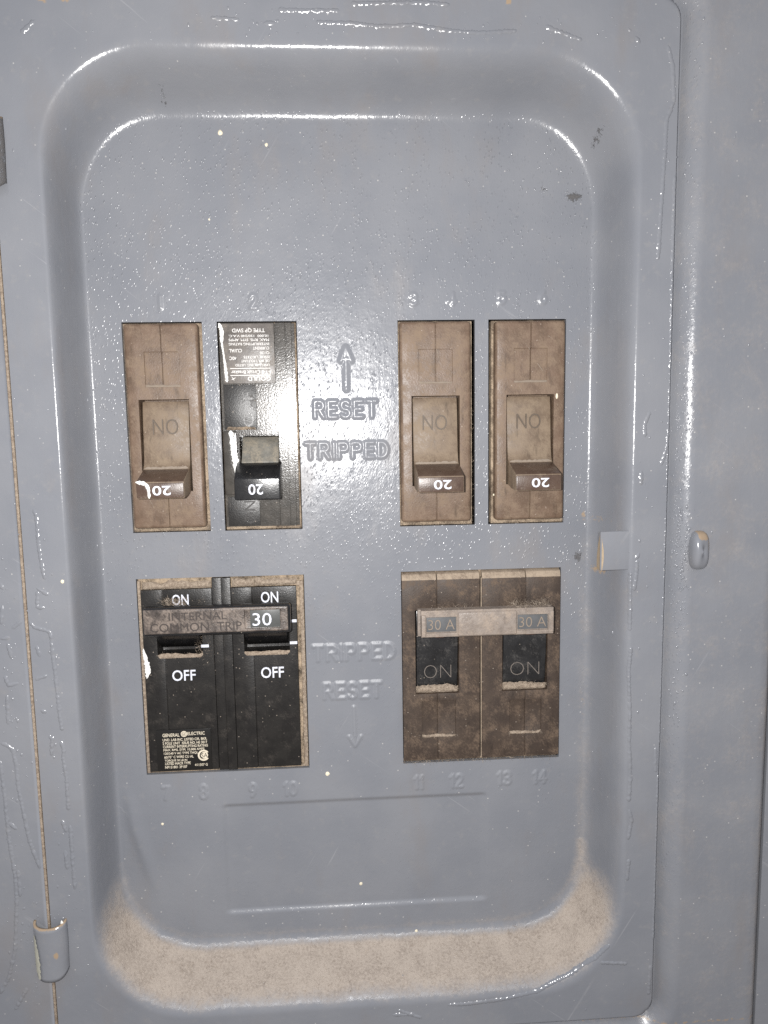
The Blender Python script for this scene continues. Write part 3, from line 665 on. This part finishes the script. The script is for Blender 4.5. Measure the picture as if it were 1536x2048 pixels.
# ------------------------------------------------------------------ brown single breakers
def brown_breaker(cx, label, nub_dy=0.0, tilt=0.0):
    t = thing('circuit_breaker', (cx, 12, -31.5), label, 'circuit breaker', 'brown 20 amp breakers in the upper row')
    X = lambda v: cx + v
    step_mesh('body', X(-11.0), X(10.9), -31.6, 29.9, -1.6, 10,
              [(X(-.17), X(.17), 11.2, 29.9, -1.0), (X(-.17), X(.17), -31.6, -20.4, -1.0),
               (X(-5.2), X(-.17), 11.2, 21.6, -1.0), (X(.17), X(5.2), 11.2, 21.6, -1.05), (X(-.17), X(.17), 11.2, 21.6, -0.4),
               (X(-7.5), X(7.4), -20.2, 7.5, 6)], 'brown', t, 0.12, 1, 1.0)
    # sloped side flange under the front, dusty
    step_mesh('flange', X(-11.75), X(11.75), -32.9, 30.3, 1.6, 10, [(X(-8), X(7.9), -20.7, 8, 8)], 'flange', t, 0.3)
    hd = extrude('handle', [(5, 7.0), (0.9, 7.0), (0.35, 4), (-0.05, 0), (-0.35, -5), (-0.8, -9.5), (-1.6, -12.2), (-2.7, -13.4), (-5.0, -14.2), (-12, -16.5), (-12.1, -21.4), (-6, -21.1), (1, -19.9), (5, -19.6)], X(-7.0), X(6.9), 'brown_handle', t, 0.35, 2)
    box('nub_face', X(-6.85), X(6.75), -12.35, -11.3, -21.25, -16.75, 'nub', hd, 0.4, 2)
    extrude('nub_top', [(-3.1, -13.42), (-11.9, -16.3), (-11.7, -16.8), (-2.9, -13.9)], X(-6.75), X(6.65), 'nub', hd, 0.1)
    text('rating', '20', X(-2.2), X(3.1), -20.4, -17.6, -12.37, 'white_ink', hd, 180, 0.06, 0.012)
    text('lettering', 'ON', X(-4.0), X(3.6), -3.0, 1.7, -0.15, 'relief_brown', hd, 180, 0.28, -0.012)
    V, F = ridge([(X(-6.6), -13.15), (X(-2), -13.2), (X(2), -13.1), (X(6.5), -13.15)], .5, .12, lambda x, z: -2.55, .06); from_np('dust_highlight', V, F, 'relief_tan', hd)  # tan dust ridge that also paints the highlight along the handle's shoulder
    dust_bank('dust_bank', X(-5.2), X(5.2), 11.15, 11.9, -1.35, 0.22, t, mat='relief_tan')
    L = []
    for _ in range(9):
        sx, sz = X(rng.uniform(-9, 8)), rng.uniform(-29, 28)
        if -22 < sz < 10: sx = X(rng.choice((-1, 1)) * rng.uniform(8.2, 9.4))
        a_ = math.radians(rng.normal(-58, 14)); ln = rng.uniform(1.2, 4.5)
        if abs(sx - cx) > 8: ln = min(ln, 1.4)
        L.append(ridge([(sx, sz), (sx + ln * .5 * math.cos(a_), sz + ln * .5 * math.sin(a_)), (sx + ln * math.cos(a_), sz + ln * math.sin(a_))], .10, .03, lambda x, z: -1.6, .02))
    V, F = merge(L); tag(from_np('scratches', V, F, 'relief_tan', t), kind='stuff')
    fuzz('dust_fibres', [(X(a), 0.7, -32.4) for a in np.linspace(-11, 11, 20)] + [(X(11.4), .8, b) for b in np.linspace(-32, 10, 30)], 120, 0.9, 'fibre', t, 0.04)
    return t
b1 = brown_breaker(-51.5, 'brown breaker with white paint smeared on its handle, below raised number 1')
b3 = brown_breaker(30.8, 'brown 20 amp breaker below raised numbers 3 and 4')
b5 = brown_breaker(60.3, 'brown 20 amp breaker nearest the right wall, below raised numbers 5 and 6')
V, F = merge([ridge([(-58.4, -16.4), (-56.7, -16.6), (-55.3, -17.0)], [.5, .55, .6], 0.18, lambda x, z: -12.37, .05), ridge([(-55.6, -16.8), (-54.9, -18.0), (-54.7, -19.5), (-54.75, -21.3)], [.7, .55, .4, .45], 0.2, lambda x, z: -12.37, .05)])
from_np('paint_smear', V, F, 'white_paint', b1)
bm = bmesh.new(); bmesh.ops.create_icosphere(bm, subdivisions=2, radius=.6)
for v in bm.verts: v.co = Vector((v.co.x * .7 + 68.6, v.co.y * .4 - 1.6, v.co.z * 1.5 + 6.9))
from_bm('cream_fleck', bm, 'cream', b5)

# ------------------------------------------------------------------ black breaker with the printed sticker
bk = thing('circuit_breaker', (-23.2, 12, -31.5), 'black breaker with upside-down printed sticker, below raised number 2', 'circuit breaker')
step_mesh('body', -34.5, -12.0, -31.7, 29.9, -1.2, 10,
          [(-34.5, -33.9, -31.7, 29.9, -0.5), (-33.9, -24.0, -1.9, 11.9, -0.35), (-24.0, -18.0, -1.9, 11.9, -0.75), (-18.05, -17.65, -31.7, 29.9, 0.2),
           (-33.9, -17.7, -22.2, -1.9, -1.7), (-29.4, -17.5, -21.2, -3.5, 7),
           (-34.5, -24.0, -31.7, -22.2, -0.35), (-24.0, -18.0, -31.7, -22.2, -0.7),
           (-14.8, -14.45, -31.7, 29.9, -0.6), (-12.9, -12.0, -31.7, 29.9, 0.3)], 'black_satin', bk, 0.15, 1)
step_mesh('flange', -34.9, -11.5, -32.9, 30.3, 1.6, 10, [(-29.9, -17.0, -21.7, -3.0, 8)], 'flange', bk, 0.3)
box('pad', -34.3, -30.0, -2.5, -1.0, -21.8, -2.2, 'black_satin', bk, 0.7, 3)
for a, b in ((-33.8, -18.3),):
    box('dark_inset', a, -24.1, -0.5, 0.2, -1.7, 11.7, 'black', bk, 0.15); box('dark_inset', a, -24.1, -0.5, 0.2, -31.5, -22.4, 'black', bk, 0.15)
text('lettering', 'OFF', -28.2, -25.0, -1.0, 9.4, -0.5, 'relief_black', bk, 90, 0.22)
text('lettering', 'ON', -28.9, -25.4, -30.8, -23.8, -0.5, 'relief_black', bk, 90, 0.22)
hd = extrude('handle', [(6, -3.9), (2.4, -4.2), (0.6, -6.2), (-0.8, -8.4), (-2.2, -10.4), (-3.4, -11.6), (-3.4, -14), (-2, -19), (2, -20.6), (6, -20.8)], -28.9, -17.7, 'barrel', bk, 0.3, 2)
nub = extrude('nub', [(-2.6, -11.6), (-6.5, -13.0), (-11.0, -16.1), (-11.2, -22.4), (-7, -22.2), (-1.9, -20.6)], -30.3, -16.9, 'black_gloss', hd, 0.35, 3)
text('rating', '20', -26.2, -21.9, -20.9, -17.8, -11.16, 'white_ink', nub, 180, 0.06, 0.012)
stk = box('sticker', -33.5, -18.0, -1.42, -1.1, 12.0, 29.6, 'sticker', bk, 0.1)
def gx(x): return -33.2 + ((430 + x / 8.533) - 445) * (15.3 / 108)
def gz(y): return 29.6 - ((630 + y / 8.533) - 647) * (17.7 / 120)
for s, xa, xb, y0, y1 in (('TYPE QP SWD', 295, 880, 212, 290), ('10,000  120/240 V.A.C.', 228, 940, 325, 370), ('MAX. RMS. SYM. AMPS', 228, 950, 395, 440),
                          ('INTERRUPTING RATING', 228, 950, 465, 510), ('CURRENT', 655, 950, 535, 585), ('CU/AL', 228, 460, 570, 630), ('Q120', 780, 950, 610, 665),
                          ('ISSUE LX-7375', 485, 950, 690, 735), ('40C', 228, 355, 700, 760), ('CIR. BKR. 1 POLE UNIT', 440, 950, 757, 800), ('UND. LAB. INC. LISTED', 330, 950, 828, 870),
                          ('I-T-E Circuit Breaker', 250, 960, 940, 1000), ('GOULD', 545, 960, 1045, 1120)):
    text('printed_line', s, gx(xa), gx(xb), gz(y1), gz(y0), -1.43, 'label_ink', stk, 180, 0.03, 0.012)
for y in (905, 1024): box('printed_rule', gx(235), gx(960), -1.46, -1.40, gz(y + 6), gz(y - 6), 'label_ink', stk, 0)
V, F = merge([ridge([(gx(255), gz(1040)), (gx(300), gz(1110))], .16, .04, lambda x, z: -1.44, 0, .3), ridge([(gx(330), gz(1060)), (gx(250), gz(1100))], .16, .04, lambda x, z: -1.44, 0, .3)])
from_np('printed_emblem', V, F, 'label_ink', stk)
V, F = ridge([(-34.3, 29.8), (-33.4, 27.6), (-33.6, 24.2), (-33.2, 20.5), (-32.8, 16.8), (-32.5, 12.2)], [.65, .55, .3, .3, .5, .5], 0.25, lambda x, z: -1.38, .08)
from_np('white_streak', V, F, 'white_paint', bk)
V, F = ridge([(-31.9, -2.1), (-31.6, -5.7), (-31.1, -9.5), (-30.8, -12.5), (-30.7, -15.4)], [.7, .8, 1.0, 1.0, .45], 0.3, lambda x, z: -2.4, .05)
from_np('white_streak', V, F, 'white_paint', bk)  # raised white streak down the pad
dust_bank('dust_bank', -33.6, -24.2, -2.0, -0.8, -0.3, 0.5, bk, mat='flange')
fuzz('dust_fibres', [(a, .8, -32.5) for a in np.linspace(-34, -12, 20)] + [(-11.8, .8, b) for b in np.linspace(-32, 0, 24)], 150, 0.9, 'fibre', bk, 0.04)

# ------------------------------------------------------------------ black two-pole breaker with the common trip bar
ge = thing('circuit_breaker', (-37.2, 12, -110), 'black two-pole breaker with white ON and OFF and a bronze tie bar marked 30', 'circuit breaker')
step_mesh('flange', -63.0, -11.4, -111.3, -47.6, 1.0, 10, [(-58.1, -43.1, -72.9, -56.5, 8), (-31.1, -15.8, -72.9, -56.5, 8)], 'flange_dark', ge, 0.3)
def ge_pole(x0, x1, sx, h0, h1, label):
    p = step_mesh('pole', x0, x1, -110.2, -51.0, -0.6, 8, [(sx - .12, sx + .12, -110.2, -51.0, -0.25), (h0, h1, -72.4, -57.0, 7)], 'black', ge, 0.25, 2)
    if label: p['label'] = label
    return p
pL = ge_pole(-61.9, -40.1, -55.3, -57.6, -43.6, 'left pole carrying the nameplate'); pR = ge_pole(-34.1, -13.8, -27.6, -30.6, -16.3, 'right pole without nameplate')
box('divider', -40.0, -37.12, -0.35, 8, -110.6, -47.75, 'black', ge, 0.12); box('divider', -37.05, -34.2, -0.75, 8, -110.6, -47.75, 'black', ge, 0.15)
for a, b, z in ((-61.6, -40.4, -50.7), (-33.8, -27.0, -50.6), (-26.8, -13.6, -50.4)):
    dust_bank('dust_bank', a, b, z - .2, z + 2.0, 0.6, 0.9, ge)
dust_bank('dust_bank', -57.6, -43.6, -73.0, -71.6, -0.5, 0.35, ge); dust_bank('dust_bank', -30.6, -16.3, -73.0, -71.6, -0.5, 0.35, ge)
box('side_dust', -63.0, -62.0, 0.2, 2, -111.0, -48.2, 'dust', ge, 0.2); box('side_dust', -13.6, -11.5, 0.3, 2, -110.9, -49.5, 'dust', ge, 0.3)
box('side_dust', -13.75, -12.7, -0.35, 2, -110, -51, 'flange_dark', ge, 0.3)
for a, b in ((-57.0, -44.1), (-30.0, -16.8)):
    extrude('handle', [(5, -57.4), (-4.5, -57.4), (-6.4, -58), (-6.4, -62.8), (-3.0, -66), (2.6, -70.2), (5, -70.5)], a, b, 'black_gloss', ge, 0.3)
bar = step_mesh('tie_bar', -59.3, -15.2, -63.4, -54.6, -9.9, -6.6, [(-29.2, -17.8, -62.0, -55.6, -9.0)], 'black_gloss', ge, 0.25, 2, 0.9)  # bronze bar coloured black: the shade on its bevels is put into the colour
step_mesh('tie_bar_face', -59.0, -15.9, -62.5, -55.0, -10.2, -9.4, [(-28.9, -18.1, -61.7, -55.9, -9.42)], 'tie_black', bar, 0.25, 2, 0.3)  # plate added over the black bar so only its front shows bronze
box('window_insert', -27.3, -18.3, -9.62, -9.3, -61.5, -56.1, 'window_grey', bar, 0.1)
text('rating', '30', -26.6, -20.9, -60.9, -57.0, -9.65, 'white_ink', bar, 0, 0.08, 0.0)
text('lettering', 'INTERNAL', -51.4, -34.2, -58.4, -56.0, -10.2, 'relief_dark', bar, 0, 0.14, 0.0)
text('lettering', 'COMMON  TRIP', -57.0, -29.8, -61.8, -59.2, -10.2, 'relief_dark', bar, 0, 0.14, 0.0)
for s, a, b, c, d in (('ON', -52.3, -47.2, -55.9, -52.6), ('ON', -24.8, -19.4, -56.0, -52.5), ('OFF', -53.4, -46.1, -80.4, -76.9), ('OFF', -25.6, -18.4, -80.5, -76.9)):
    text('printed_word', s, a, b, c, d, -0.62, 'white_ink', pL if a < -40 else pR, 0, 0.12, 0.01)
box('printed_mark', -44.0, -41.6, -0.75, -0.6, -69.8, -68.9, 'white_ink', pL, 0.05)
box('printed_mark', -15.4, -13.9, -0.75, -0.6, -62.6, -61.7, 'white_ink', pR, 0.05); box('printed_mark', -16.2, -13.9, -0.75, -0.6, -69.7, -68.8, 'white_ink', pR, 0.05)
np_ = box('nameplate', -59.4, -42.2, -0.95, -0.5, -110.1, -96.3, 'plate_black', pL, 0.3)
def nx(u): return -59.4 + (u - 240) / (1290 - 240) * 17.0
def nz(v): return -96.3 - (v - 160) / (900 - 160) * 13.7
for s, a, b, c, d in (('GENERAL', 365, 695, 225, 285), ('ELECTRIC', 850, 1185, 210, 268), ('UND. LAB INC. LISTED CIR. BKR.', 365, 1225, 315, 362), ('2 POLE UNIT  ISSUE NO. HE 3017', 360, 1225, 378, 425), ('CURRENT INTERRUPTING RATING', 365, 1235, 438, 485),
                      ('MAX. RMS. SYM. 10,000 AMPS', 370, 1165, 500, 548), ('120/240 V AC TYPE THQL', 375, 1040, 562, 610), ('60/75° C WIRE CU AL', 380, 950, 624, 672),
                      ('TORQUE 30 LB IN', 385, 820, 692, 735), ('LISTED HACR TYPE', 390, 885, 742, 790), ('NP151801 3P107', 385, 815, 808, 855), ('411507 G', 965, 1215, 785, 830)):
    text('printed_line', s, nx(a), nx(b), nz(d), nz(c), -0.96, 'cream_ink', np_, 0, 0.03, 0.012)
def disc(name, cx, cz, r, r0, y, mat, parent, a0=0, a1=360, th=0.05):
    bm = bmesh.new(); n = 28; A = [math.radians(a0 + (a1 - a0) * i / n) for i in range(n + 1)]
    o_ = [bm.verts.new((cx + r * math.cos(a), y, cz + r * math.sin(a))) for a in A]; i_ = [bm.verts.new((cx + r0 * math.cos(a), y, cz + r0 * math.sin(a))) for a in A]
    for k in range(n): bm.faces.new([o_[k], i_[k], i_[k + 1], o_[k + 1]])
    g = bmesh.ops.extrude_face_region(bm, geom=list(bm.faces)); bmesh.ops.translate(bm, vec=(0, -th, 0), verts=[v for v in g['geom'] if isinstance(v, bmesh.types.BMVert)])
    return from_bm(name, bm, mat, parent, False)
disc('emblem_ring', nx(782), nz(242), 0.98, 0.76, -0.95, 'cream_ink', np_); disc('emblem', nx(782), nz(242), 0.70, 0.02, -0.95, 'cream_ink', np_, th=0.03)
text('emblem_letters', 'GE', nx(745), nx(820), nz(268), nz(216), -0.985, 'plate_black', np_, 0, 0.02, 0.0, 0.2)
disc('certification_mark', nx(1145), nz(640), 1.85, 1.30, -0.95, 'cream_ink', np_, 35, 325); disc('certification_mark', nx(1160), nz(640), 1.15, 0.03, -0.95, 'cream_ink', np_)
text('certification_letters', 'SA', nx(1100), nx(1220), nz(680), nz(600), -1.005, 'plate_black', np_, 0, 0.02)
V, F = ridge([(-62.0, -69.6), (-61.6, -72), (-61.0, -75), (-60.9, -77.3), (-61.4, -79.4)], [.25, .5, .8, .8, .3], 0.25, lambda x, z: -0.62, .08); from_np('white_streak', V, F, 'white_paint', ge)
fuzz('dust_fibres', [(a, -0.85, b) for a in np.linspace(-54.5, -48.2, 12) for b in (-56.2, -55.6, -55.0, -54.2)], 330, 1.2, 'fibre', ge, 0.035, (0, -0.2, 0.6))
fuzz('dust_fibres', [(a, -0.2, b) for a in np.linspace(-45, -41, 6) for b in np.linspace(-75, -66, 8)] + [(a, -.2, -72) for a in np.linspace(-58, -43, 16)] + [(a, -.5, -54.5) for a in np.linspace(-55, -43, 14)] + [(-12.4, 0, b) for b in np.linspace(-110, -50, 50)] + [(-62.3, 0, b) for b in np.linspace(-110, -50, 30)] + [(a, 0, -51) for a in np.linspace(-61, -40, 16)], 620, 1.0, 'fibre', ge, 0.035)

# ------------------------------------------------------------------ brown two-pole breaker with the 30A tie bar
tb = thing('circuit_breaker', (45, 12, -110), 'dusty dark brown two-pole breaker with tan metal bar marked 30A twice', 'circuit breaker')
step_mesh('flange', 19.5, 70.9, -111.3, -47.6, 1.4, 10, [(23.2, 38.3, -88.2, -59.5, 8), (51.4, 67.2, -88.2, -59.5, 8)], 'flange', tb, 0.3)
def tb_pole(x0, x1, sx, s0, s1, q0, q1, qz, label):
    p = step_mesh('pole', x0, x1, -110.0, -50.2, -1.0, 8, [(sx - .12, sx + .12, -110.0, -50.2, -0.65), (q0, q1, -102.4, qz, -0.35), (sx - .12, sx + .12, -102.4, qz, 0.1), (s0, s1, -87.7, -60.0, 7)], 'dark_brown', tb, 0.2, 2)
    p['label'] = label
    for a, b in ((x0, sx - .15), (sx + .15, x1)):
        extrude('top_chamfer', [(1.6, -47.7), (-0.2, -48.5), (-1.0, -50.3), (3, -50.3), (3, -47.7)], a, b, 'chamfer', p, 0.15)
    rk = extrude('handle', [(5, -60.3), (-0.4, -60.3), (-0.9, -66), (-0.5, -74), (0.3, -82), (1.2, -86.9), (5, -86.9)], s0 + .4, s1 - .4, 'black_rocker', p, 0.2)
    text('lettering', 'ON', s0 + 2.8, s1 - 2.5, -82.7, -78.4, 0.02, 'relief_grey', rk, 0, 0.25, -0.03)
    dust_bank('dust_bank', s0 + .1, s1 - .1, -87.6, -85.4, 0.4, 1.2, p)
    dust_bank('dust_bank', q0 + .1, q1 - .1, -102.5, -101.5, -0.6, 0.55, p)
    box('pin', (s0 + s1) / 2 - 2.2, (s0 + s1) / 2 + 2.2, -8.2, 1, -67.2, -60, 'copper', rk, 1.2, 3)
    fuzz('dust_fibres', [(a, -.4, -86) for a in np.linspace(s0, s1, 14)] + [(a, -.8, -102) for a in np.linspace(q0, q1, 10)], 170, 0.9, 'fibre', p, 0.035)
    return p
tL = tb_pole(19.6, 44.5, 30.7, 23.7, 37.8, 25.6, 36.6, -90.0, 'left pole'); tR = tb_pole(45.3, 70.7, 59.4, 51.9, 66.7, 54.3, 64.8, -90.8, 'right pole')
box('pole_gap', 44.52, 44.93, 0.4, 3, -110, -50, 'dark', tb, 0)  # black strip added in the gap, its shade put into the colour
box('fold_line', 44.95, 45.25, -0.6, 3, -110, -50, 'chamfer', tb, 0.05)
bar = step_mesh('tie_bar', 23.8, 66.0, -66.4, -58.1, -9.6, -6.2, [(23.8, 24.7, -66.4, -58.0, -8.0), (26.2, 35.8, -65.1, -60.1, -8.9), (54.7, 64.4, -65.1, -60.1, -8.9)], 'tie_metal', tb, 0.35, 2, 0.5)
box('tie_sleeve', 36.0, 54.5, -10.15, -5, -66.3, -58.6, 'tie_metal', bar, 0.8, 3)
box('end_clip', 24.7, 26.15, -10.1, -6, -66.2, -59.3, 'tie_metal', bar, 0.45, 3); box('end_clip', 64.5, 66.1, -9.9, -6, -66.0, -59.0, 'tie_metal', bar, 0.5, 3)
for a, b in ((26.4, 35.6), (54.8, 64.3)):
    w = box('window_insert', a, b, -9.05, -8.7, -64.9, -60.3, 'window_slate', bar, 0.1)
    text('rating', '30 A', a + .5, b - .5, -64.2, -61.0, -9.06, 'relief_tan', w, 0, 0.16, -0.012)
fuzz('dust_fibres', [(a, b, -57.8) for a in np.linspace(54, 65, 22) for b in (-9, -7, -5)] + [(a, -9, -57.9) for a in np.linspace(28, 40, 8)], 260, 1.5, 'fibre', tb, 0.03, (0, -.3, 1))
fuzz('dust_fibres', [(a, -.3, -110.7) for a in np.linspace(20, 70, 50)], 260, 0.8, 'fibre', tb, 0.04)
